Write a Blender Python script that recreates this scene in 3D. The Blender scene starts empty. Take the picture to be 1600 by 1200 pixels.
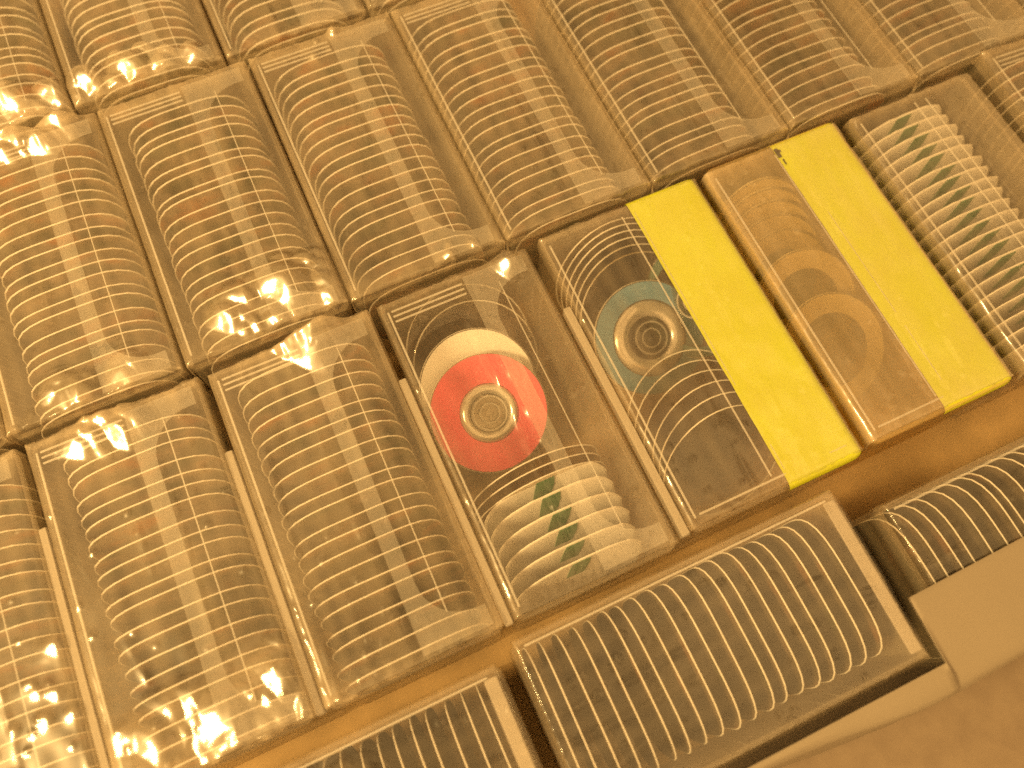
import bpy, bmesh, math, random
from mathutils import Matrix, Vector, Euler, noise

# ------------------------------------------------------------------ camera, light, exposure
PI = math.pi
U = 0.05                      # one layout unit (the pitch of the cases) is 50 mm
H = 0.94                      # height of a case in layout units
scene = bpy.context.scene
COL = scene.collection

EYE = Vector((-0.055, -2.194, 4.357 + H))
ROT = Matrix.Rotation(-0.471, 3, 'Z') @ Matrix.Rotation(0.351, 3, 'X') @ Matrix.Rotation(0.044, 3, 'Z')
FPX = 1281.5
cam_d = bpy.data.cameras.new('camera')
cam_d.sensor_width = 36.0
cam_d.lens = 36.0 * FPX / 1600.0
cam_d.clip_start = 0.005
cam_d.clip_end = 50
cam_d.dof.use_dof = True
cam_d.dof.focus_distance = 4.75 * U
cam_d.dof.aperture_fstop = 7.0
cam = bpy.data.objects.new('camera', cam_d)
cam.matrix_world = Matrix.Translation(EYE * U) @ ROT.to_4x4()
COL.objects.link(cam)
scene.camera = cam

world = bpy.data.worlds.new('World')
scene.world = world
world.use_nodes = True
bgn = world.node_tree.nodes['Background']
bgn.inputs[0].default_value = (1.0, 0.585, 0.205, 1)
bgn.inputs[1].default_value = 0.80
_wt = world.node_tree                                  # an uneven, lamp-lit room all round
_tc = _wt.nodes.new('ShaderNodeTexCoord')
_nz = _wt.nodes.new('ShaderNodeTexNoise'); _nz.inputs['Scale'].default_value = 2.6; _nz.inputs['Detail'].default_value = 2.0
_cr = _wt.nodes.new('ShaderNodeValToRGB')
_cr.color_ramp.elements[0].position = 0.36; _cr.color_ramp.elements[0].color = (0.30, 0.160, 0.050, 1)
_cr.color_ramp.elements[1].position = 0.64; _cr.color_ramp.elements[1].color = (1.70, 0.955, 0.315, 1)
_wt.links.new(_tc.outputs['Generated'], _nz.inputs['Vector'])
_wt.links.new(_nz.outputs['Fac'], _cr.inputs[0])
_wt.links.new(_cr.outputs[0], bgn.inputs[0])

def area(name, loc, target, size, power, color, shape='DISK'):
    d = bpy.data.lights.new(name, 'AREA')
    d.shape = shape
    d.size = size * U
    d.energy = power
    d.color = color
    o = bpy.data.objects.new(name, d)
    o.location = Vector(loc) * U
    o.rotation_euler = (Vector(target) - Vector(loc)).to_track_quat('-Z', 'Y').to_euler()
    COL.objects.link(o)
    return o
area('tungsten_lamp', (-7.7, -2.0, 8.24), (0.6, 0.2, 0.5), 3.0, 3.7, (1.0, 0.63, 0.220))

vs = scene.view_settings
vs.view_transform = 'Standard'
vs.look = 'None'
vs.exposure = 0.50
vs.gamma = 1.0
vs.use_curve_mapping = False
cy = scene.cycles
cy.max_bounces = 5
cy.diffuse_bounces = 2
cy.glossy_bounces = 2
cy.transmission_bounces = 1
cy.transparent_max_bounces = 32
cy.caustics_reflective = False
cy.caustics_refractive = False
cy.sample_clamp_indirect = 4.0
cy.use_denoising = False
cy.use_adaptive_sampling = True
cy.adaptive_threshold = 0.03

rnd = random.Random(11)

# ------------------------------------------------------------------ materials
def new_mat(name):
    m = bpy.data.materials.new(name)
    m.use_nodes = True
    nt = m.node_tree
    nt.nodes.clear()
    return m, nt, nt.nodes.new('ShaderNodeOutputMaterial')

def N(nt, kind, **kw):
    n = nt.nodes.new(kind)
    for k, v in kw.items():
        setattr(n, k, v)
    return n

def schlick(nt, f0, normal=None, gain=0.35):
    """Reflectance that is the same from both sides of a thin sheet."""
    lw = N(nt, 'ShaderNodeLayerWeight')
    lw.inputs['Blend'].default_value = 0.5
    if normal is not None:
        nt.links.new(normal, lw.inputs['Normal'])
    p = N(nt, 'ShaderNodeMath', operation='POWER'); p.inputs[1].default_value = 5
    nt.links.new(lw.outputs['Facing'], p.inputs[0])
    m = N(nt, 'ShaderNodeMath', operation='MULTIPLY_ADD')
    m.inputs[1].default_value = (1 - f0) * gain
    m.inputs[2].default_value = f0
    m.use_clamp = True
    nt.links.new(p.outputs[0], m.inputs[0])
    return m.outputs[0]

def bump(nt, scale, strength, dist, detail=3.0, coord='Object', vor=None):
    tc = N(nt, 'ShaderNodeTexCoord')
    nz = N(nt, 'ShaderNodeTexNoise')
    nz.inputs['Scale'].default_value = scale
    nz.inputs['Detail'].default_value = detail
    nt.links.new(tc.outputs[coord], nz.inputs['Vector'])
    b = N(nt, 'ShaderNodeBump')
    b.inputs['Strength'].default_value = strength
    b.inputs['Distance'].default_value = dist
    nt.links.new(nz.outputs['Fac'], b.inputs['Height'])
    out = b.outputs['Normal']
    if vor:                                            # tiny trapped bubbles and pimples
        v = N(nt, 'ShaderNodeTexVoronoi')
        v.inputs['Scale'].default_value = vor
        nt.links.new(tc.outputs[coord], v.inputs['Vector'])
        mr = N(nt, 'ShaderNodeMapRange')
        mr.inputs['From Min'].default_value = 0.0
        mr.inputs['From Max'].default_value = 0.13
        mr.inputs['To Min'].default_value = 1.0
        mr.inputs['To Max'].default_value = 0.0
        nt.links.new(v.outputs['Distance'], mr.inputs['Value'])
        b2 = N(nt, 'ShaderNodeBump')
        b2.inputs['Strength'].default_value = 0.9
        b2.inputs['Distance'].default_value = 0.0006
        nt.links.new(mr.outputs[0], b2.inputs['Height'])
        nt.links.new(out, b2.inputs['Normal'])
        out = b2.outputs['Normal']
    return out

def clear_plastic(name, tint=(1, 1, 1), haze=0.0, haze_col=(0.85, 0.82, 0.76), rough=0.0, f0=0.04, soft=0.0, scuff=False):
    """thin clear sheet: lets light through, mirrors a little of it and, where hazy, scatters some"""
    m, nt, out = new_mat(name)
    tr = N(nt, 'ShaderNodeBsdfTransparent'); tr.inputs[0].default_value = (*tint, 1)
    body = tr.outputs[0]
    if haze > 0:
        df = N(nt, 'ShaderNodeBsdfDiffuse'); df.inputs[0].default_value = (*haze_col, 1)
        m1 = N(nt, 'ShaderNodeMixShader'); m1.inputs[0].default_value = haze
        if scuff:                                          # scuffs and streaks are carried by the film mesh
            at = N(nt, 'ShaderNodeAttribute'); at.attribute_name = 'scuff'
            nt.links.new(at.outputs['Fac'], m1.inputs[0])
        nt.links.new(body, m1.inputs[1]); nt.links.new(df.outputs[0], m1.inputs[2])
        body = m1.outputs[0]
    gl = N(nt, 'ShaderNodeBsdfGlossy'); gl.inputs['Roughness'].default_value = rough
    spec = gl.outputs[0]
    if soft > 0:                                           # scuffed film: part of the gloss is blurred
        g2 = N(nt, 'ShaderNodeBsdfGlossy'); g2.inputs['Roughness'].default_value = soft
        ms = N(nt, 'ShaderNodeMixShader'); ms.inputs[0].default_value = 0.5
        nt.links.new(spec, ms.inputs[1]); nt.links.new(g2.outputs[0], ms.inputs[2])
        spec = ms.outputs[0]
    m2 = N(nt, 'ShaderNodeMixShader')
    nt.links.new(schlick(nt, f0), m2.inputs[0])
    nt.links.new(body, m2.inputs[1]); nt.links.new(spec, m2.inputs[2])
    nt.links.new(m2.outputs[0], out.inputs[0])
    return m

def solid(name, col, rough=0.5, var=0.0, scale=200.0, spec=0.5, col2=None, metal=0.0, bmp=None, detail=4):
    m, nt, out = new_mat(name)
    b = N(nt, 'ShaderNodeBsdfPrincipled')
    b.inputs['Base Color'].default_value = (*col, 1)
    b.inputs['Roughness'].default_value = rough
    b.inputs['Metallic'].default_value = metal
    b.inputs['Specular IOR Level'].default_value = spec
    if var > 0 or col2:
        tc = N(nt, 'ShaderNodeTexCoord')
        nz = N(nt, 'ShaderNodeTexNoise'); nz.inputs['Scale'].default_value = scale; nz.inputs['Detail'].default_value = detail
        nt.links.new(tc.outputs['Object'], nz.inputs['Vector'])
        mr = N(nt, 'ShaderNodeMapRange'); mr.inputs['From Min'].default_value = 0.3; mr.inputs['From Max'].default_value = 0.7
        nt.links.new(nz.outputs['Fac'], mr.inputs['Value'])
        mc = N(nt, 'ShaderNodeMix', data_type='RGBA')
        c2 = col2 or tuple(c * (1 - var) for c in col)
        mc.inputs[6].default_value = (*col, 1); mc.inputs[7].default_value = (*c2, 1)
        nt.links.new(mr.outputs[0], mc.inputs[0])
        nt.links.new(mc.outputs[2], b.inputs['Base Color'])
    if bmp:
        nt.links.new(bump(nt, **bmp), b.inputs['Normal'])
    nt.links.new(b.outputs[0], out.inputs[0])
    return m

def frosted(name, col, op=0.8, rough=0.4):
    """milky plastic edge: scatters most of the light, lets a little through"""
    return clear_plastic(name, haze=op, haze_col=col, rough=rough, f0=0.04)

M = {}
M['case'] = clear_plastic('clear_styrene', tint=(0.97, 0.955, 0.93), haze=0.11, haze_col=(0.8, 0.70, 0.52))
M['lid'] = clear_plastic('clear_styrene_lid', tint=(0.98, 0.965, 0.94))
M['amber'] = clear_plastic('amber_tinted_styrene', tint=(0.98, 0.90, 0.70), haze=0.17, haze_col=(0.90, 0.75, 0.40))
M['panel'] = frosted('frosted_panel', (0.80, 0.78, 0.72), op=0.09, rough=0.0)
M['rib'] = frosted('moulded_rib', (0.85, 0.83, 0.78), op=0.30, rough=0.0)
M['pale_strip'] = frosted('milky_strip', (0.52, 0.47, 0.40), op=0.55, rough=0.0)  # for the end rails, and for side strips that paint a reflection
M['film'] = clear_plastic('shrink_film', haze=0.10, haze_col=(0.93, 0.78, 0.55), rough=0.06, f0=0.11, soft=0.30, scuff=True)
M['disc'] = clear_plastic('clear_disc_face', tint=(0.86, 0.82, 0.75))
M['disc_rim'] = frosted('clear_disc_rim', (0.95, 0.93, 0.88), op=0.95, rough=0.0)
M['hub'] = clear_plastic('clear_hub', tint=(0.9, 0.88, 0.84), f0=0.08)

def mottled_face(name, k):
    """printed face of the packed discs: brown with olive and rusty patches, different on every disc"""
    m, nt, out = new_mat(name)
    b = N(nt, 'ShaderNodeBsdfDiffuse')
    tc = N(nt, 'ShaderNodeTexCoord'); oi = N(nt, 'ShaderNodeObjectInfo')
    sc = N(nt, 'ShaderNodeMath', operation='MULTIPLY'); sc.inputs[1].default_value = 37.0
    nt.links.new(oi.outputs['Random'], sc.inputs[0])
    va = N(nt, 'ShaderNodeVectorMath', operation='ADD')
    nt.links.new(tc.outputs['Object'], va.inputs[0]); nt.links.new(sc.outputs[0], va.inputs[1])
    nz = N(nt, 'ShaderNodeTexNoise'); nz.inputs['Scale'].default_value = 85; nz.inputs['Detail'].default_value = 3
    nt.links.new(va.outputs[0], nz.inputs['Vector'])
    cr = N(nt, 'ShaderNodeValToRGB')
    el = cr.color_ramp.elements
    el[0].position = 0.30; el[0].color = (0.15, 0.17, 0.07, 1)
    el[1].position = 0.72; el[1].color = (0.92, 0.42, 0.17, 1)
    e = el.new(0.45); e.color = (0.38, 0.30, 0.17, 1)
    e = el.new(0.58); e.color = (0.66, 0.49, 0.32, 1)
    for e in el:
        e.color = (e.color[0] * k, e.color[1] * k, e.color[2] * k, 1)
    nt.links.new(nz.outputs['Fac'], cr.inputs[0])
    nt.links.new(cr.outputs[0], b.inputs[0]); nt.links.new(b.outputs[0], out.inputs[0])
    return m
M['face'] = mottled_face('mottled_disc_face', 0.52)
M['face_dimmed'] = mottled_face('dimmed_disc_face', 0.17)  # same face dimmed in its colour, offsetting lamp light on the front row
M['metal'] = solid('dull_silver_foil', (0.86, 0.83, 0.76), rough=0.20, metal=0.5, var=0.15, scale=120)
M['white'] = solid('white_print', (0.90, 0.89, 0.86), rough=0.55, var=0.08, scale=90)
M['red'] = solid('coral_red_print', (0.90, 0.15, 0.22), rough=0.5, var=0.10, scale=110)
M['blue'] = solid('grey_blue_print', (0.15, 0.36, 0.56), rough=0.45, var=0.12, scale=90)
M['green'] = solid('green_print', (0.045, 0.22, 0.10), rough=0.5, var=0.25, scale=150)
M['teal'] = solid('dark_teal_print', (0.035, 0.11, 0.10), rough=0.4)
M['tan'] = solid('tan_print', (0.70, 0.59, 0.40), rough=0.55, var=0.12, scale=90)
M['dark'] = solid('dark_print', (0.10, 0.085, 0.07), rough=0.5)
M['tape'] = solid('yellow_tape', (0.58, 0.66, 0.026), rough=0.42, spec=0.4, col2=(0.55, 0.59, 0.022), scale=60,
                  bmp=dict(scale=500, strength=0.25, dist=0.0003))
M['black'] = solid('black_print', (0.02, 0.018, 0.015), rough=0.5)
M['paper'] = solid('white_paper', (0.30, 0.26, 0.205), rough=0.7, var=0.05, scale=40, spec=0.2,
                   bmp=dict(scale=120, strength=0.2, dist=0.0004))
M['card'] = solid('brown_cardboard', (0.60, 0.42, 0.21), rough=0.8, var=0.3, scale=60, spec=0.2)
M['table'] = solid('beige_laminate', (0.285, 0.228, 0.172), rough=0.5, col2=(0.24, 0.188, 0.142), scale=130, detail=12, spec=0.35,
                   bmp=dict(scale=180, strength=0.15, dist=0.0004))

# ------------------------------------------------------------------ mesh helpers (layout units in, metres out)
def mesh_from(name, verts, faces, mats, fmat=None, smooth=False):
    me = bpy.data.meshes.new(name)
    me.from_pydata([(x * U, y * U, z * U) for x, y, z in verts], [], faces)
    for m in (mats if isinstance(mats, (list, tuple)) else [mats]):
        me.materials.append(m)
    if fmat:
        me.polygons.foreach_set('material_index', fmat)
    if smooth:
        me.polygons.foreach_set('use_smooth', [True] * len(me.polygons))
    me.update()
    return me

def add(name, me, parent=None, loc=(0, 0, 0), rot=(0, 0, 0)):
    o = bpy.data.objects.new(name, me)
    o.location = Vector(loc) * U
    o.rotation_euler = rot
    if parent:
        o.parent = parent
    COL.objects.link(o)
    return o

def tag(o, label, cat, group=None):
    o['label'] = label
    o['category'] = cat
    if group:
        o['group'] = group
    return o

def ring(w, l, r, n=4, inset=0.0):
    """rounded rectangle outline"""
    hw, hl = w / 2 - inset, l / 2 - inset
    r = max(r - inset, 0.004)
    out = []
    for cx, cyy, a0 in ((hw - r, hl - r, 0), (-hw + r, hl - r, 90), (-hw + r, -hl + r, 180), (hw - r, -hl + r, 270)):
        for k in range(n + 1):
            a = math.radians(a0 + 90 * k / n)
            out.append((cx + r * math.cos(a), cyy + r * math.sin(a)))
    return out

def stack(rings, cap0=True, cap1=True):
    """rings: list of (outline, z) joined by quads"""
    v, f = [], []
    n = len(rings[0][0])
    for pts, z in rings:
        v += [(x, y, z) for x, y in pts]
    for k in range(len(rings) - 1):
        a, b = k * n, (k + 1) * n
        for i in range(n):
            j = (i + 1) % n
            f.append((a + i, a + j, b + j, b + i))
    if cap0:
        f.append(tuple(reversed(range(n))))
    if cap1:
        f.append(tuple(range((len(rings) - 1) * n, len(rings) * n)))
    return v, f

def bar(x0, x1, y0, y1, z0, z1, r=0.008):
    w, l = x1 - x0, y1 - y0
    r = min(r, w * 0.45, l * 0.45)
    dz = min(r, (z1 - z0) * 0.45)
    v, f = stack([(ring(w, l, r, 2), z0), (ring(w, l, r, 2), z1 - dz), (ring(w, l, r, 2, inset=r * 0.6), z1)])
    cx, cyy = (x0 + x1) / 2, (y0 + y1) / 2
    return [(x + cx, y + cyy, z) for x, y, z in v], f

def prism(pts, z0, z1):
    n = len(pts)
    v = [(x, y, z0) for x, y in pts] + [(x, y, z1) for x, y in pts]
    f = [tuple(reversed(range(n))), tuple(range(n, 2 * n))]
    f += [(i, (i + 1) % n, n + (i + 1) % n, n + i) for i in range(n)]
    return v, f

def lathe(profile, seg=36, closed=False):
    """profile of (r, z) turned about z; first / last r of 0 close it"""
    v, f, fi = [], [], []
    rows = []
    for r, z in profile:
        if r < 1e-6:
            rows.append([len(v)]); v.append((0, 0, z))
        else:
            rows.append(list(range(len(v), len(v) + seg)))
            v += [(r * math.cos(2 * math.pi * k / seg), r * math.sin(2 * math.pi * k / seg), z) for k in range(seg)]
    pairs = list(zip(range(len(rows) - 1), range(1, len(rows))))
    if closed:
        pairs.append((len(rows) - 1, 0))
    for q, (i, j) in enumerate(pairs):
        a, b = rows[i], rows[j]
        for k in range(seg):
            k2 = (k + 1) % seg
            if len(a) == 1:
                f.append((a[0], b[k2], b[k]))
            elif len(b) == 1:
                f.append((a[k], a[k2], b[0]))
            else:
                f.append((a[k], a[k2], b[k2], b[k]))
            fi.append(q)
    return v, f, fi

def fbm(x, y, z, o=3):
    return noise.fractal(Vector((x, y, z)), 1.0, 2.0, o)

def ridge(x, y, z):
    s, a = 0.0, 1.0
    for k in range(3):
        s += a * (1.0 - 2.4 * abs(noise.noise(Vector((x, y, z + 7.3 * k)))))
        x *= 1.9; y *= 1.9; a *= 0.55
    return s

# ------------------------------------------------------------------ the setting: table, cardboard under the cases, paper at the front
v, f = bar(-30, 40, -26, 44, -0.6, 0.0, 0.05)
tbl = add('table', mesh_from('table', v, f, M['table']))
tbl['kind'] = 'structure'

BZ = 0.014                                                    # everything stands on the cardboard
v, f = bar(-4.2, 6.6, -3.0, 5.2, 0.001, BZ - 0.001, 0.004)
tag(add('cardboard_sheet', mesh_from('cardboard_sheet', v, f, M['card'])),
    'brown cardboard sheet lying under the rows of clear cases', 'cardboard')

# ------------------------------------------------------------------ shrink film and tape follow the outside of a case
def drape(w, l, off, u0, u1, v0, v1, step, amp_fn, rad=0.05):
    """A sheet laid over the top of a case and down its sides; u, v run over the unrolled sheet."""
    nu = max(2, int((u1 - u0) / step)); nv = max(2, int((v1 - v0) / step))
    hw, hl, top = w / 2 + off, l / 2 + off, H + off
    def fold(t, h):
        s = 1 if t >= 0 else -1
        a = abs(t)
        arc = rad * math.pi / 2
        if a <= h - rad:
            return t, 0.0
        if a <= h - rad + arc:
            g = (a - h + rad) / rad
            return s * (h - rad + rad * math.sin(g)), rad * (1 - math.cos(g))
        return s * h, rad + (a - h + rad - arc)
    vs_, fs = [], []
    for j in range(nv + 1):
        vv = v0 + (v1 - v0) * j / nv
        y, dy = fold(vv, hl)
        for i in range(nu + 1):
            uu = u0 + (u1 - u0) * i / nu
            x, dx = fold(uu, hw)
            z = top - max(dx, dy)
            qx, qy = abs(x) - (hw - 0.06), abs(y) - (hl - 0.06)
            if qx > 0 and qy > 0:                                   # rounded corners in plan
                qd = math.hypot(qx, qy)
                if qd > 0.06:
                    x = math.copysign(hw - 0.06 + qx * 0.06 / qd, x); y = math.copysign(hl - 0.06 + qy * 0.06 / qd, y)
                    z -= (qd - 0.06) * 2.0
            ax, ay, az = amp_fn(uu, vv, x, y)
            vs_.append((x + ax, y + ay, z + az))
    for j in range(nv):
        for i in range(nu):
            a = j * (nu + 1) + i
            fs.append((a, a + 1, a + nu + 2, a + nu + 1))
    return vs_, fs

def film_mesh(w, l, seed, spots, end_amp=1.0, step=0.0125, cpos=(0, 0), clean=1.0, extra=(), rotz=0.0):
    cr_, sr_ = math.cos(rotz), math.sin(rotz)
    spk = random.Random(int(seed * 10) + 5)
    hl, hw = l / 2, w / 2
    # long creases: x at the middle, slant, strength, phase
    folds = [(spk.uniform(-0.10, 0.02), spk.uniform(-0.03, 0.03), spk.uniform(0.4, 0.9), spk.uniform(0, 50)),
             (spk.uniform(0.05, 0.16), spk.uniform(-0.03, 0.03), spk.uniform(0.3, 0.7), spk.uniform(0, 50)),
             (spk.uniform(-0.4, 0.4), spk.uniform(-0.25, 0.25), spk.uniform(0.2, 0.5), spk.uniform(0, 50))]
    specks = {}
    for k in range(50):                                    # trapped grit and pimples
        i = (spk.uniform(-hw, hw), spk.choice((-1, 1)) * hl * (1 - spk.random() ** 1.4), spk.uniform(0.008, 0.016), spk.uniform(0.005, 0.014))
        specks.setdefault((round(i[0] / 0.06), round(i[1] / 0.06)), []).append(i)
    scuff = []
    def amp(u, v, x, y):
        e = max(0.0, (abs(v) - (hl - 0.17)) / 0.17)
        e = min(e, 1.0) ** 1.5
        s = max(0.0, (abs(u) - (hw - 0.07)) / 0.07); s = min(s, 1.0) ** 2
        z = 0.008 * fbm(u * 2.2, v * 2.2, seed) + 0.0022 * noise.noise(Vector((u * 11, v * 4.5, seed + 60)))
        c = e * end_amp; cs = zb = 0.0
        for sx, sy, sr, sa in spots:
            dx, dy = x - sx, y - sy
            d2 = (dx * dx + dy * dy) / (sr * sr)
            if d2 > 4:
                continue
            g = math.exp(-d2 * d2)
            c += sa * g; cs += sa * g
            if sa < 0.75:
                continue
            # the loose film bellies up here, tilted
            wx = 0.184 * (cpos[0] + sx * cr_ - sy * sr_ + 2.9); wy = 0.184 * (cpos[1] + sx * sr_ + sy * cr_ + 2.1)
            kx = wx * cr_ + wy * sr_; ky = -wx * sr_ + wy * cr_
            zb = max(zb, g * max(0.0, kx * dx + ky * dy + 0.55 * sr * math.hypot(kx, ky)))
        z += zb
        ay = ax = 0.0
        for fx, fk, fs_, fp in folds:
            d = (x - fx - fk * y - 0.012 * noise.noise(Vector((y * 3, fp, 1)))) / 0.017
            if abs(d) < 2.2:
                rip = 1.0 + 0.6 * math.sin(y * 24 + 5 * noise.noise(Vector((y * 4, fp, 5))))
                z += fs_ * max(0.0, noise.noise(Vector((y * 2.6, fp, 0))) + 0.25) * 0.020 * rip * math.exp(-d * d)
        for fx, fh, ya, yb in extra:
            d = (x - fx - 0.006 * noise.noise(Vector((y * 4, fx, 1)))) / 0.020
            if abs(d) < 2.2 and ya < y < yb:
                z += fh * math.sin(PI * (y - ya) / (yb - ya)) * (1.0 + 0.45 * math.sin(y * 26 + 4 * noise.noise(Vector((y * 5, fx, 5))))) * math.exp(-d * d)
        for bx in (-1, 0, 1):
            for by in (-1, 0, 1):
                for px, py, pr, ph in specks.get((round(x / 0.06) + bx, round(y / 0.06) + by), ()):
                    d2 = ((x - px) ** 2 + (y - py) ** 2) / (pr * pr)
                    if d2 < 5:
                        z += ph * math.exp(-d2)
        q = 0.0
        if c > 0.02:
            # puckers run lengthwise at the ends, and break up into facets
            p = ridge(u * 7.0, v * 2.2, seed + 3)
            q = ridge(u * 6.0 + 4, v * 6.0, seed + 9)
            z += e * end_amp * (0.006 * p + 0.008 * q) + min(cs, 1.0) * (0.0010 * p + 0.0017 * q)
            if abs(v) > hl:
                ay = (1 if v > 0 else -1) * min(c, 1.0) * 0.006 * (p + q)
        if s > 0:
            z += s * 0.004 * ridge(u * 3, v * 5.0, seed + 1)
        st = noise.noise(Vector((u * 16.0, v * 1.6, seed + 20))) + 0.6 * noise.noise(Vector((u * 2.5 + v, v * 5.0, seed + 31)))
        h = 0.085 + 0.06 * st + 0.10 * e * (0.6 + 0.4 * q) + 0.06 * s + 0.05 * min(cs, 1.5)
        scuff.append(max(0.02, min(0.4, h * clean)))
        return ax, ay, max(z, -0.004)
    vv, ff = drape(w, l, 0.012, -w / 2 - 0.10, w / 2 + 0.10, -l / 2 - 0.12, l / 2 + 0.12, step, amp)
    me = mesh_from('shrink_film', vv, ff, M['film'], smooth=True)
    at = me.attributes.new('scuff', 'FLOAT', 'POINT')
    at.data.foreach_set('value', scuff)
    return me

def tape_mesh(w, l, width, seed):
    def amp(u, v, x, y):
        k = 0.002 * fbm(u * 3, v * 3, seed)
        return 0.003 * fbm(0, v * 5, seed), 0.0, k
    return drape(w, l, 0.006, w / 2 - width, w / 2 + 0.30, -l / 2 - 0.05, l / 2 + 0.05, 0.02, amp, rad=0.045)

# ------------------------------------------------------------------ one clear case
ORD = ['first', 'second', 'third', 'fourth', 'fifth', 'sixth', 'seventh', 'eighth', 'ninth', 'tenth', 'eleventh', 'twelfth',
       'thirteenth', 'fourteenth', 'fifteenth', 'sixteenth', 'seventeenth', 'eighteenth', 'nineteenth', 'twentieth',
       'twenty-first', 'twenty-second']
_cache = {}
def shared(key, fn):
    if key not in _cache:
        _cache[key] = fn()
    return _cache[key]

def lid_panel_pts(w, l):
    xa, xb, Y, bw, r = 0.05, w / 2 - 0.045, l / 2 - 0.05, 0.095, 0.24
    pts = [(xa, -Y), (xb, -Y), (xb, -Y + 0.11)]
    cx, cyy = xa + bw + r, -Y + 0.11 + r
    for k in range(9):
        a = math.radians(270 - 90 * k / 8)
        pts.append((cx + r * math.cos(a), cyy + r * math.sin(a)))
    cyy = Y - 0.11 - r
    for k in range(9):
        a = math.radians(180 - 90 * k / 8)
        pts.append((cx + r * math.cos(a), cyy + r * math.sin(a)))
    pts += [(xb, Y - 0.11), (xb, Y), (xa, Y)]
    return pts

def panel_me(w, l):
    v, f = prism(lid_panel_pts(w, l), H + 0.0015, H + 0.008)
    return mesh_from('lid_panel', v, f, [M['panel'], M['rib']], [0, 0] + [1] * (len(f) - 2))

def make_case(name, cx, cyy, w, l, label, rotz=0.0, panel=True, pale_strip=False, end_rail=False, amber=False, tape=0.0, plain=False, spots=(), seed=0.0,
              group='clear plastic cases packed in rows', end_amp=1.0, step=0.0125, clean=1.0, extra=()):
    e = bpy.data.objects.new(name, None)
    e.empty_display_size = 0.01
    e.location = Vector((cx, cyy, BZ)) * U
    e.rotation_euler = (0, 0, rotz)
    COL.objects.link(e)
    tag(e, label, 'case', group)
    key = (round(w, 3), round(l, 3), amber)
    plastic, lidm = (M['amber'], M['amber']) if amber else (M['case'], M['lid'])
    def base_me():
        t = 0.028
        o, i = ring(w, l, 0.05, 5), ring(w, l, 0.05, 5, inset=t)
        oi = ring(w, l, 0.05, 5, inset=0.012)
        v, f = stack([(oi, 0.0), (o, 0.012), (o, H - 0.048), (i, H - 0.048), (i, 0.03)], cap1=False)
        return mesh_from('base', v, f, plastic)
    def lid_me():
        o = ring(w, l, 0.05, 5)
        v, f = stack([(ring(w, l, 0.05, 5, inset=0.004), H - 0.044), (o, H - 0.036), (o, H - 0.014), (ring(w, l, 0.05, 5, inset=0.004), H - 0.005),
                      (ring(w, l, 0.05, 5, inset=0.013), H)], cap0=False)
        return mesh_from('lid', v, f, lidm)
    add('base', shared(('base',) + key, base_me), e)
    lid = add('lid', shared(('lid',) + key, lid_me), e)
    # a thin moulded bead along the left top edge catches the light in every case
    add('edge_bead', shared(('bead',) + key, lambda: mesh_from('edge_bead', *bar(-w / 2 + 0.035, -w / 2 + 0.047, -l / 2 + 0.07, l / 2 - 0.08, H + 0.001, H + 0.007, 0.003), M['rib'])), lid)
    if panel:
        add('lid_panel', shared(('panel',) + key, lambda: panel_me(w, l)), lid)
        add('lid_groove', shared(('groove',) + key, lambda: mesh_from('lid_groove', *bar(0.237, 0.243, -l / 2 + 0.2, l / 2 - 0.16, H + 0.001, H + 0.006, 0.003), M['rib'])), lid)
        for k in range(3):
            y = l / 2 - 0.085 - 0.034 * k
            add('hinge_rib', shared(('hinge', k) + key, lambda: mesh_from('hinge_rib', *bar(-w / 2 + 0.06, 0.035, y - 0.006, y + 0.006, H + 0.001, H + 0.008, 0.004), M['rib'])), lid)
    elif not plain:
        add('lid_groove', shared(('groove2',) + key, lambda: mesh_from('lid_groove', *bar(-0.01, 0.0, -l / 2 + 0.1, l / 2 - 0.08, H + 0.001, H + 0.006, 0.003), M['rib'])), lid)
        add('lid_groove', shared(('groove3',) + key, lambda: mesh_from('lid_groove', *bar(0.075, 0.085, -l / 2 + 0.1, l / 2 - 0.08, H + 0.001, H + 0.006, 0.003), M['rib'])), lid)
        add('lid_groove', shared(('groove4',) + key, lambda: mesh_from('lid_groove', *bar(-w / 2 + 0.07, w / 2 - 0.07, -l / 2 + 0.075, -l / 2 + 0.087, H + 0.001, H + 0.006, 0.003), M['rib'])), lid)
    if pale_strip:  # pale strip added in place of a bright reflection in the side wall
        add('side_reflection', shared(('pale_strip',) + key, lambda: mesh_from('side_reflection', *bar(-w / 2 - 0.062, -w / 2 - 0.014, -l / 2 + 0.01, 0.50, H - 0.09, H - 0.015, 0.01), M['pale_strip'])), e)
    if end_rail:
        add('end_rail', shared(('erail',) + key, lambda: mesh_from('end_rail', *bar(-w / 2 + 0.05, w / 2 - 0.05, l / 2 - 0.105, l / 2 - 0.035, H + 0.001, H + 0.008, 0.01), M['pale_strip'])), e)
    if tape:
        v, f = tape_mesh(w, l, tape, seed)
        tp = add('tape_strip', mesh_from('tape_strip', v, f, M['tape'], smooth=True), e)
        tp['label'] = 'bright yellow tape strip along the right edge'
    add('shrink_film', film_mesh(w, l, seed, spots, end_amp, step, (cx, cyy), clean, extra, rotz), e)
    return e

# ------------------------------------------------------------------ discs
R = 0.418
def clear_disc_me(face):
    t = 0.0041
    prof = [(0, t + 0.012), (0.10, t + 0.012), (0.105, t), (R - 0.006, t), (R, t - 0.003), (R, -t + 0.003), (R - 0.006, -t), (0.105, -t), (0.10, -t - 0.012), (0, -t - 0.012)]
    v, f, fi = lathe(prof, 40)
    return mesh_from('clear_disc', v, f, [M[face], M['disc_rim']], [1 if q in (3, 4, 5) else 0 for q in fi])
DISC = clear_disc_me('disc')                                   # see-through, in the half empty cases

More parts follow.
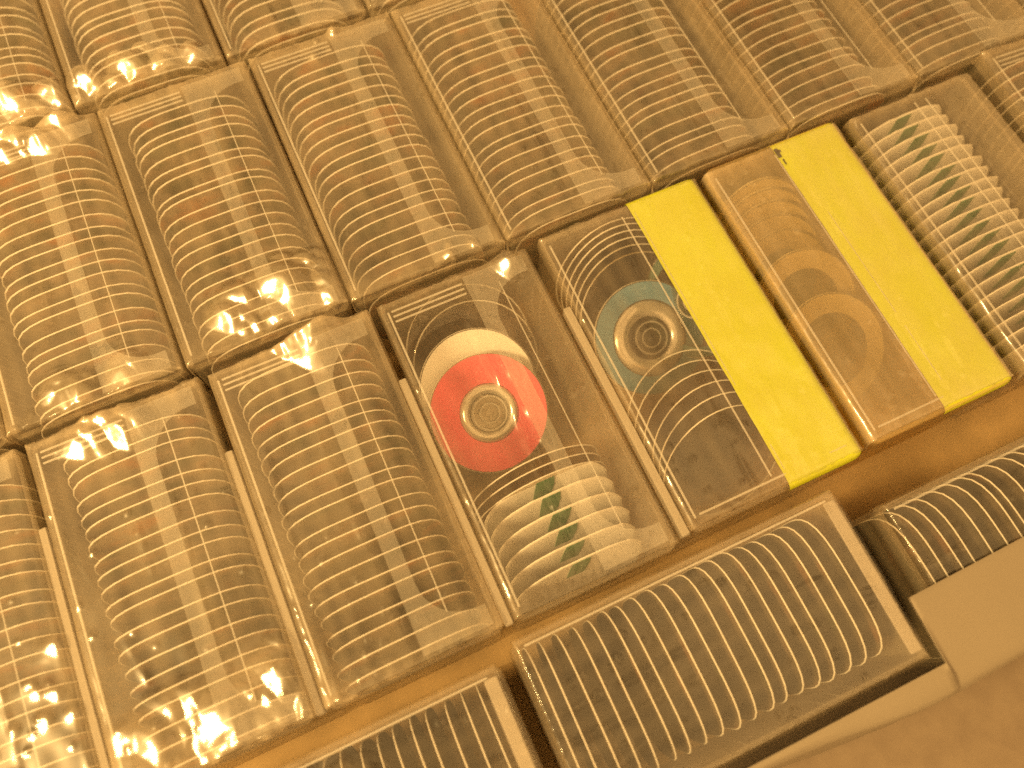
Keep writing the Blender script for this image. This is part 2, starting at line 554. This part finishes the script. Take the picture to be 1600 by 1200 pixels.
def squarish(x, y, n=3.6):
    """a sleeve is as wide as a disc but with a flatter top and tighter corners"""
    r = math.hypot(x, y)
    if r < 1e-6:
        return x, y
    c, q = abs(x / r), abs(y / r)
    k = 1.0 / (c ** n + q ** n) ** (1.0 / n)
    return x * k, y * k

def sleeve_me(face, rim='disc_rim'):
    t = 0.0041
    v, f, fi = lathe([(0, t), (R - 0.006, t), (R, t - 0.003), (R, -t + 0.003), (R - 0.006, -t), (0, -t)], 44)
    v = [(*squarish(x, y), z) for x, y, z in v]
    return mesh_from('disc_sleeve', v, f, [M[face], M[rim]], [1 if q in (1, 2, 3) else 0 for q in fi])
PACKED = sleeve_me('face')                                     # murky, in the full cases
PACKED_DIMMED = sleeve_me('face_dimmed')

def white_sleeve(label, group):
    """white sleeve with a green printed block at its top"""
    t = 0.006
    def body():
        v, f, fi = lathe([(0, t), (R - 0.03, t), (R - 0.018, t - 0.003), (R - 0.018, -t + 0.003), (R - 0.03, -t), (0, -t)], 44)
        rg = random.Random(8)
        jit = [1 + rg.uniform(-0.012, 0.012) for _ in range(44)]
        out = []
        for i, (x, y, z) in enumerate(v):
            x, y = squarish(x, y, 3.0)
            a = int((math.atan2(y, x) / (2 * PI) % 1.0) * 44 + 0.5) % 44
            out.append((x * jit[a], y * jit[a], z))
        return mesh_from('white_sleeve', out, f, [M['white'], M['disc_rim']], [1 if q in (1, 2, 3) else 0 for q in fi])
    o = add('white_sleeve', shared('wsleeve', body))
    tag(o, label, 'sleeve', group)
    def gm():
        pts = [(-0.09, R - 0.24), (0.02, R - 0.245), (0.05, R - 0.12), (0.055, R - 0.032), (-0.055, R - 0.030), (-0.07, R - 0.10)]
        return mesh_from('green_mark', *prism(pts, t + 0.001, t + 0.003), M['green'])
    add('green_mark', shared('gmark', gm), o)
    return o

LR = 0.365                                                     # radius of a printed disc
def printed_disc(name, ringmat, label, r_in, r_out=LR, hubmat='hub', metal=(0.0, 0.0), green=False, group=None, silver=False):
    t = 0.008
    v, f, fi = lathe([(0, t), (LR + 0.006, t), (LR + 0.009, t - 0.003), (LR + 0.009, -t + 0.003), (LR + 0.006, -t), (0, -t)], 48)
    def pl(): return mesh_from('printed_disc', v, f, [M['disc'], M['disc_rim']], [1 if q in (1, 2, 3) else 0 for q in fi])
    o = add(name, shared('pdisc', pl))
    tag(o, label, 'disc', group)
    def lab(): 
        vv, ff, _ = lathe([(r_in, t + 0.0015), (r_out, t + 0.0015), (r_out, t + 0.005), (r_in, t + 0.005)], 48, closed=True)
        return mesh_from('label_ring', vv, ff, M[ringmat])
    add('label_ring', shared(('lab', ringmat, r_in, r_out), lab), o)
    if metal[1] > 0:
        def met():
            m0, m1 = metal
            pr = [(m0 + (m1 - m0) * q / 8, t + 0.0035 + 0.022 * math.sin(PI * q / 8)) for q in range(9)]
            vv, ff, _ = lathe([(m0, t + 0.0015)] + pr + [(m1, t + 0.0015)], 48, closed=True)
            return mesh_from('foil_ring', vv, ff, M['metal'], smooth=True)
        add('foil_ring', shared(('met', metal), met), o)
    if silver:
        def sv():
            vv, ff, _ = lathe([(0, t + 0.0055), (0.116, t + 0.0055), (0.116, t + 0.001), (0, t + 0.001)], 40)
            return mesh_from('foil_disc', vv, ff, M['metal'])
        add('foil_disc', shared('foild', sv), o)
    if hubmat:
        def hub():
            vv, ff, _ = lathe([(0, t + 0.034), (0.022, t + 0.030), (0.030, t + 0.016), (0.048, t + 0.015), (0.055, t + 0.030), (0.066, t + 0.030), (0.072, t + 0.012),
                               (0.092, t + 0.011), (0.098, t + 0.022), (0.112, t + 0.02), (0.118, t + 0.007), (0, t + 0.007)], 36)
            return mesh_from('hub', vv, ff, M['hub'], smooth=False)
        h = add('hub', shared('hubm', hub), o)
        for (ra, rb) in ((0.056, 0.065), (0.099, 0.110)):
            def hr():
                vv, ff, _ = lathe([(ra, t + 0.0305), (rb, t + 0.0305), (rb, t + 0.034), (ra, t + 0.034)], 36, closed=True)
                return mesh_from('hub_ring', vv, ff, M['rib'])
            add('hub_ring', shared(('hr', ra), hr), h)
    if green:
        def gm():
            vv, ff = bar(-0.085, 0.075, LR - 0.175, LR - 0.045, t + 0.0055, t + 0.0085, 0.01)
            vv = [(x + 0.25 * (y - LR + 0.1) * 0, y, z) for x, y, z in vv]
            return mesh_from('green_mark', vv, ff, M['green'])
        add('green_mark', shared('gm', gm), o)
        def gw():
            vv, ff = [], []
            for yy in (LR - 0.145, LR - 0.108, LR - 0.075):
                a, b = bar(-0.06, 0.05, yy, yy + 0.010, t + 0.009, t + 0.0105, 0.002)
                n = len(vv); vv += a; ff += [tuple(i + n for i in q) for q in b]
            return mesh_from('green_mark_line', vv, ff, M['white'])
        add('mark_lines', shared('gw', gw), o)
    return o

def place(o, case_xy, rotz, dx, dy, lean, r, zc=None, roll=0.0, yaw=0.0):
    """Stand a disc in a case: its axis along the case, its top leaning back by `lean` degrees."""
    a = math.radians(lean)
    c, s = math.cos(rotz), math.sin(rotz)
    x = case_xy[0] + dx * c - dy * s
    y = case_xy[1] + dx * s + dy * c
    z = (BZ + 0.034 + r * abs(math.cos(a)) + 0.01 * abs(math.sin(a))) if zc is None else zc
    o.location = Vector((x, y, z)) * U
    m = Matrix.Rotation(rotz + yaw, 3, 'Z') @ Matrix.Rotation(math.pi / 2 - a, 3, 'X') @ Matrix.Rotation(roll, 3, 'Z')
    o.rotation_euler = m.to_euler()
    return o

def screen(p):
    d = ROT.transposed() @ (Vector(p) - EYE)
    return 800 + FPX * d.x / -d.z, 600 - FPX * d.y / -d.z

in_view = 0
spare = []                                                      # discs that lie wholly outside the picture
def fill_clear(case_xy, rotz, w, l, phrase, n=21, y0=None, y1=None, lean=(2, 3), dx=-0.012, group=None, first_word='front', dy=None, me=None):
    """a row of upright clear discs, counted from the front (or left) end of the case"""
    global in_view
    y0 = -l / 2 + 0.075 if y0 is None else y0
    y1 = l / 2 - 0.075 if y1 is None else y1
    xmax = w / 2 - 0.03 - R - 0.004
    for k in range(n):
        yy = y0 + (y1 - y0) * (k / (n - 1)) + rnd.uniform(-0.010, 0.010)
        ln = rnd.gauss(*lean) if False else lean[0] + rnd.uniform(-1, 1) * lean[1] * 0.5
        if dy is not None:                                       # y0..y1 is where the tops stand; keep feet inside the case
            room = max(0.0, (l / 2 - 0.045 - yy) / (2 * R))      # those by the back wall stand straighter
            ln = max(ln, -math.degrees(math.asin(min(1.0, room))))
            yy -= R * math.sin(math.radians(ln))
        xx = max(-xmax, min(xmax, dx + rnd.uniform(-0.008, 0.008)))
        o = bpy.data.objects.new('disc_sleeve', me or PACKED)
        place(o, case_xy, rotz, xx, yy, ln, R, yaw=math.radians(rnd.uniform(-0.6, 0.6)))
        p = o.location / U
        corners = [screen((p.x + ax, p.y + ay, p.z + az)) for ax in (-R * abs(math.cos(rotz)), 0, R * abs(math.cos(rotz))) for ay in (-R * abs(math.sin(rotz)), 0, R * abs(math.sin(rotz))) for az in (R * 0.8, R)]
        if any(0 < u < 1600 and 0 < v < 1200 for u, v in corners):
            COL.objects.link(o)
            tag(o, f'{ORD[k]} clear disc sleeve from the {first_word} of {phrase}', 'sleeve', group or 'thin clear sleeves standing in the cases')
            in_view += 1
        else:
            spare.append(o)

def crumple(n, x0, x1, y0, y1, seed, r0=0.05, r1=0.13):
    """a patch of badly gathered film: many small bulges"""
    g = random.Random(seed)
    return [(g.uniform(x0, x1), g.uniform(y0, y1), g.uniform(r0, r1), g.uniform(0.8, 1.2)) for _ in range(n)]

# ------------------------------------------------------------------ middle row: full cases of upright clear discs
mid_spots = {-2: [(0.3, -0.86, 0.12, 0.5), (-0.1, -0.9, 0.13, 0.9), (-0.35, 0.88, 0.2, 1.2), (-0.05, 0.9, 0.16, 1.2), (0.25, 0.88, 0.14, 0.9)],
             -1: [(-0.12, -0.74, 0.15, 0.8), (0.12, -0.78, 0.22, 1.2), (0.36, -0.84, 0.14, 1.2), (0.2, -0.6, 0.10, 0.8), (0.05, -0.93, 0.10, 1.0), (-0.3, 0.88, 0.1, 0.5), (0.25, 0.86, 0.10, 0.6)],
             0: [(0.2, 0.80, 0.10, .4)], 1: [(0.3, -0.85, 0.10, 0.5)], 3: [(0.3, -.85, .10, .5)]}
mid_crumple = {-1: crumple(18, -0.25, 0.44, -0.93, -0.60, 4), -2: crumple(14, -0.45, 0.3, 0.78, 0.95, 5) + crumple(7, -0.2, 0.3, -0.95, -0.8, 6), 0: crumple(5, -0.3, 0.3, 0.75, 0.93, 7, 0.02, 0.05) + crumple(4, 0.1, 0.4, -0.95, -0.85, 8, 0.02, 0.05)}
for i, c in enumerate(range(-3, 6)):
    xc, yc, w, l = c + 0.52, 1.03, 0.968, 1.945
    if c == -3:
        lab = 'clear case of discs barely showing at the left edge, middle row'
        ph = 'case barely showing at left edge'
    else:
        lab = f'clear case of upright clear sleeves, {ORD[i-1]} from left in the middle row'
        ph = f'{ORD[i-1]} case in middle row'
    make_case('disc_case', xc, yc, w, l, lab, seed=10.0 + 3.1 * c, spots=mid_spots.get(c, []) + mid_crumple.get(c, []), end_amp=0.5 if c > 0 else 0.9, rotz=math.radians(rnd.uniform(-0.35, 0.35)))
    fill_clear((xc, yc), 0, w, l, ph, lean=(-2, 4), y0=-l / 2 + 0.07, y1=l / 2 - 0.10)

# ------------------------------------------------------------------ back row, cut by the top of the picture
for i, c in enumerate(range(-2, 2)):
    xc, yc, w, l = c + 0.40, 3.03, 0.965, 1.96
    ph = f'{ORD[i]} case in back row'
    make_case('disc_case', xc, yc, w, l, f'clear case of upright clear sleeves, {ORD[i]} from left in the back row, at top', seed=40.0 + 2.7 * c,
              spots=[(-0.4, -0.86, 0.16, 1.2), (-0.2, -0.84, 0.2, 1.2), (0.15, -0.86, 0.18, 1.0), (0.38, -0.86, 0.12, 0.9)] + crumple(18, -0.46, 0.46, -0.96, -0.76, 14) if c < -1 else [(-0.38, -0.88, 0.15, 1.2), (-0.1, -0.9, 0.16, 1.2), (0.15, -0.86, 0.10, 0.9), (0.3, -.9, .1, .8)] + crumple(10, -0.46, 0.1, -0.96, -0.78, 15) if c < 0 else [], end_amp=0.9)
    fill_clear((xc, yc), 0, w, l, ph, lean=(-2, 4))

# ------------------------------------------------------------------ the row with the yellow tape
row0 = {-3: (-2.93, -1.955), -2: (-1.89, -0.935), -1: (-0.87, 0.085)}
w0 = {-3: ('clear case of discs cut off by the left edge, yellow-tape row', 'first case in yellow-tape row'),
      -2: ('clear disc case second to the left of the red-ring disc, glaring film', 'second case in yellow-tape row'),
      -1: ('clear case of clear discs directly left of the red-ring disc', 'case directly left of red-ring disc')}
sp0 = {-3: [(0.3, -0.2, 0.2, 0.5)] + crumple(8, 0.1, 0.46, -0.7, -0.1, 23, 0.02, 0.06), -2: [(-0.40, -0.90, 0.14, 1.2), (-0.2, -0.66, 0.12, 0.9), (0.18, -0.93, 0.14, 1.2), (0.42, -0.86, 0.13, 1.2), (-0.33, -0.78, 0.17, 1.2), (0.0, -0.84, 0.22, 1.4), (0.32, -0.74, 0.17, 1.2), (0.40, -0.6, 0.09, 0.9), (0.1, -0.62, 0.10, 0.7), (-0.1, 0.9, 0.13, 1.0)] + crumple(34, -0.46, 0.46, -0.97, -0.66, 21) + crumple(6, -0.3, 0.1, 0.8, 0.95, 22), -1: [(0.05, 0.95, 0.25, 0.8), (-0.1, -0.3, 0.3, 0.25)]}
for c in (-3, -2, -1):
    x0, x1 = row0[c]
    xc, yc, w, l = (x0 + x1) / 2, -0.985, x1 - x0, 1.97
    make_case('disc_case', xc, yc, w, l, w0[c][0], pale_strip=True, seed=70.0 + 4.3 * c, spots=sp0[c], end_amp=0.9 if c > -2 else 1.2)
    fill_clear((xc, yc), 0, w, l, w0[c][1], lean=(4, 4), y1=l / 2 - 0.14)

# the case with the red-ring disc
xc0, yc0, wc0, lc0 = 0.625, -0.985, 0.945, 1.97
make_case('disc_case', xc0, yc0, wc0, lc0, 'half empty clear case holding the red-ring disc and white green-marked sleeves', pale_strip=True,
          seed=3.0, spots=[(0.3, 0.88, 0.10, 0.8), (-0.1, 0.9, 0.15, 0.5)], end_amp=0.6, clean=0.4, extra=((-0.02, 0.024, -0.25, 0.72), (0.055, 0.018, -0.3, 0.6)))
P0 = (xc0, yc0)
g0 = 'loose discs toppled in the half empty case'
def local(case, x, y): return x - case[0], y - case[1]
red = printed_disc('printed_disc', 'red', 'coral red ring disc with silver centre lying face up in half empty case', 0.185, metal=(0.118, 0.183), silver=True)
dx, dy = local(P0, 0.54, -0.73); place(red, P0, 0, dx, dy, 68, LR, zc=0.46)
wt = printed_disc('printed_disc', 'white', 'blank white disc leaning just behind the red-ring disc', 0.12, metal=(0.0, 0.0))
dx, dy = local(P0, 0.55, -0.55); place(wt, P0, 0, dx, dy, 65, LR, zc=0.455)
for k, (yy, ln, lab) in enumerate(((-0.36, 54, 'clear disc leaning behind the blank white disc'), (-0.24, 50, 'clear disc leaning second behind the blank white disc'))):
    o = add('clear_disc', DISC); tag(o, lab, 'disc', g0); place(o, P0, 0, 0.0, yy - yc0 + 0.02, ln, R)
for k, yy in enumerate((-1.24, -1.29, -1.34)):
    o = add('clear_disc', DISC); place(o, P0, 0, -0.01, yy - yc0, 5 - k, R)
    tag(o, f'{ORD[k]} clear disc below the red-ring disc in half empty case', 'disc', g0)
for k in range(6):
    yy = -1.87 + 0.090 * k
    o = white_sleeve(f'{ORD[k]} white green-marked sleeve from the front, in half empty case below red ring', 'white sleeves with a green mark')
    place(o, P0, 0, rnd.uniform(-0.02, 0.02), yy - yc0, 10 + 1.0 * k + rnd.uniform(-1, 1), R - 0.02, roll=math.radians(rnd.uniform(-2, 2)))

# the first taped case, with the blue-ring disc
xc1, yc1, wc1, lc1 = 1.735, -0.965, 1.07, 1.96
P1 = (xc1, yc1)
make_case('disc_case', xc1, yc1, wc1, lc1, 'clear case with yellow tape, holding the blue-ring disc', panel=False, pale_strip=True, tape=0.475, seed=21.0,
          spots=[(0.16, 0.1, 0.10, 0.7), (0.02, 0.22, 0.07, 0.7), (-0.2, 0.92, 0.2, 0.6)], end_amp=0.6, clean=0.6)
g1 = 'discs toppled in the blue-ring case'
bl = printed_disc('printed_disc', 'blue', 'grey-blue ring disc with silver centre lying face up beside yellow tape', 0.250, metal=(0.140, 0.243))
dx, dy = local(P1, 1.70, -0.68); place(bl, P1, 0, dx, dy, 66, LR, zc=0.42)
o = printed_disc('printed_disc', 'teal', 'dark teal ring disc tipped on edge half under the left yellow tape', 0.30, metal=(0.0, 0.0))
o.location = Vector((2.03, -0.62, 0.58)) * U
o.rotation_euler = (Matrix.Rotation(math.radians(-52), 3, 'Y') @ Matrix.Rotation(math.radians(8), 3, 'X')).to_euler()
for k in range(6):
    yy = -0.16 - 0.062 * k
    o = add('clear_disc', DISC); tag(o, f'{ORD[k]} clear disc from the back, behind the blue-ring disc', 'disc', g1)
    place(o, P1, 0, -0.04 + 0.01 * k, yy - yc1, 22 + 5.0 * k, R)
for k in range(6):
    yy = -1.60 + 0.078 * k
    o = add('clear_disc', DISC); tag(o, f'{ORD[k]} clear disc from the front, in front of the blue-ring disc', 'disc', g1)
    place(o, P1, 0, 0.02 * math.sin(k), yy - yc1, 36 + 3 * k, R)

# the second taped case, amber tinted, with tan rings
xc2, yc2, wc2, lc2 = 2.825, -0.955, 0.95, 1.95
P2 = (xc2, yc2)
e2 = make_case('disc_case', xc2, yc2, wc2, lc2, 'amber tinted case between the two yellow tapes, holding tan ring discs', panel=False, amber=True, tape=0.475, seed=27.0,
               spots=[(-0.1, 0.05, 0.08, 0.35)], end_amp=0.5, clean=1.15)
def pm():
    vv, ff = [], []
    for (a, b, c, d) in ((-0.43 + 0.42, -0.405 + 0.42, 0.86, 0.93), (-0.0, 0.03, 0.895, 0.915), (0.006, 0.014, 0.80, 0.845)):
        q, g = bar(a, b, c, d, H + 0.0085, H + 0.0105, 0.002)
        n = len(vv); vv += q; ff += [tuple(i + n for i in h) for h in g]
    return mesh_from('print_mark', vv, ff, M['black'])
tp = [c for c in e2.children if c.name.startswith('tape_strip')][0]
add('print_mark', pm(), tp, loc=(0.012, 0, 0.0))
ys = [(-1.24, 62, 0.40), (-0.90, 58, 0.42), (-0.66, 52, None), (-0.54, 47, None), (-0.43, 42, None), (-0.33, 37, None), (-0.24, 32, None)]
for k, (yy, ln, zc) in enumerate(ys):
    o = printed_disc('printed_disc', 'tan', f'{ORD[k]} tan ring disc from the front in the amber case', 0.245, hubmat=None, group='tan ring discs in the amber case')
    place(o, P2, 0, -0.07 if k < 2 else -0.05, yy - yc2, ln, LR, zc=zc)

# the case of white discs with green marks
xc3, yc3, wc3, lc3 = 3.87, -0.97, 0.92, 1.94
P3 = (xc3, yc3)
make_case('disc_case', xc3, yc3, wc3, lc3, 'clear case full of white green-marked sleeves, right of the yellow tape', panel=False, seed=33.0,
          spots=[(0.33, 0.25, 0.12, 0.7), (0.36, 0.1, 0.08, 0.7)], end_amp=0.5, clean=0.8)
for k in range(20):
    o = white_sleeve(f'{ORD[k]} white green-marked sleeve from the back, right of the right yellow tape', 'white sleeves with a green mark')
    place(o, P3, 0, rnd.uniform(-0.015, 0.015), 0.84 - 0.088 * k, 7 + rnd.uniform(-1.5, 1.5), R - 0.02, roll=math.radians(rnd.uniform(-2, 2)))

# the case cut by the right edge
xc4, yc4, wc4, lc4 = 4.93, -0.9, 0.93, 1.93
make_case('disc_case', xc4, yc4, wc4, lc4, 'clear case of discs cut off by the right edge, upper right', seed=35.0, spots=[(-0.3, 0.4, 0.2, 0.6)], rotz=math.radians(-3))
fill_clear((xc4, yc4), math.radians(-3), wc4, lc4, 'case at upper right edge', lean=(6, 8), y1=lc4 / 2 - 0.16)

# ------------------------------------------------------------------ front row: cases lying the other way
FR = -PI / 2
front = [(-0.985, -2.575, 'left case in front row', 'clear disc case turned sideways at the bottom edge, left in the front row', [(-0.28, -0.55, 0.18, 1.2), (-0.25, -0.2, 0.14, 0.9), (0.1, -.7, .2, 1.0)] + crumple(22, -0.46, 0.0, -0.9, 0.15, 24)),
         (1.035, -2.515, 'middle case in front row', 'clear disc case turned sideways below the half empty case, middle of front row', [(-0.35, -0.65, 0.12, 0.7)]),
         (3.14, -2.685, 'right case in front row', 'clear disc case turned sideways and partly under the white paper', [])]
for i, (xc, yc, ph, lab, sp) in enumerate(front):
    w, l = (0.945 if i < 2 else 0.905), 1.94
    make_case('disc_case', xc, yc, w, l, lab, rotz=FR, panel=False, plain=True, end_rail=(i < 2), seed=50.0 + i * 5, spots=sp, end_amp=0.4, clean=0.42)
    fill_clear((xc, yc), FR, w, l, ph, n=19, lean=(0, 4), y1=l / 2 - 0.15, first_word='left', me=PACKED_DIMMED)

if spare:                                                       # outside the picture, only seen from elsewhere
    bmv, bmf, bmi = [], [], []
    src = [tuple(v.co) for v in PACKED.vertices]
    for o in spare:
        mw = Matrix.Translation(o.location) @ o.rotation_euler.to_matrix().to_4x4()
        n = len(bmv)
        bmv += [tuple((mw @ Vector(c)) / U) for c in src]
        bmf += [tuple(i + n for i in p.vertices) for p in PACKED.polygons]
        bmi += [p.material_index for p in PACKED.polygons]
        bpy.data.objects.remove(o)
    so = add('disc_sleeves', mesh_from('disc_sleeves', bmv, bmf, [M['face'], M['disc_rim']], bmi))
    so['kind'] = 'stuff'
    tag(so, 'remaining clear disc sleeves in the cases beyond the picture edge', 'sleeves')

# ------------------------------------------------------------------ white paper: over the right front case, then down in front of the middle one
def paper():
    vv, ff = [], []
    xs = [0.045 * k for k in range(45)] + [2.018, 2.028] + [2.05 + 0.06 * k for k in range(75)]
    top = H + BZ + 0.045
    rows = 26
    for side in (0.0, -0.012):
        for x in xs:
            right = 1.0 if x > 2.02 else 0.0
            yb = -3.035 + (0.345 + 0.012 * (x - 2.1)) * right              # where the sheet begins
            sm = min(1.0, max(0.0, (x - 0.9) / 1.1)); sm = sm * sm * (3 - 2 * sm)
            yf = -3.075 - 0.10 * sm - 0.006 * math.sin(x * 1.7)                          # where it turns down
            for j in range(rows):
                t = j / (rows - 1)
                if t < 0.55:
                    s = t / 0.55
                    y = yb + (yf - yb) * s
                    z = top + 0.010 * math.sin(3.1 * s) + 0.006 * fbm(x * 1.5, y * 3, 2.0) - 0.03 * s * s
                else:
                    s = (t - 0.55) / 0.45
                    y = yf - 0.04 * math.sin(s * PI / 2) - 0.15 * s
                    z = (top - 0.03) * (1 - s) + 0.004 * s + 0.0
                    y += 0.012 * fbm(x * 1.2, s * 2, 5.0)
                vv.append((x, y + side * 0.6, z + side))
    nx = len(xs); n = nx * rows
    for s in (0, 1):
        for i in range(nx - 1):
            for j in range(rows - 1):
                a = s * n + i * rows + j
                q = (a, a + 1, a + rows + 1, a + rows)
                ff.append(q if s else tuple(reversed(q)))
    for i in range(nx - 1):
        for j in (0, rows - 1):
            a = i * rows + j
            ff.append((a, a + rows, n + a + rows, n + a))
    for i in (0, nx - 1):
        for j in range(rows - 1):
            a = i * rows + j
            ff.append((a, a + 1, n + a + 1, n + a))
    return mesh_from('paper_sheet', vv, ff, M['paper'], smooth=True)
tag(add('paper_sheet', paper()), 'white paper sheet folded over the front edge, bottom right beside the table', 'paper')
print('clear discs in view', in_view, 'spare', len(spare))
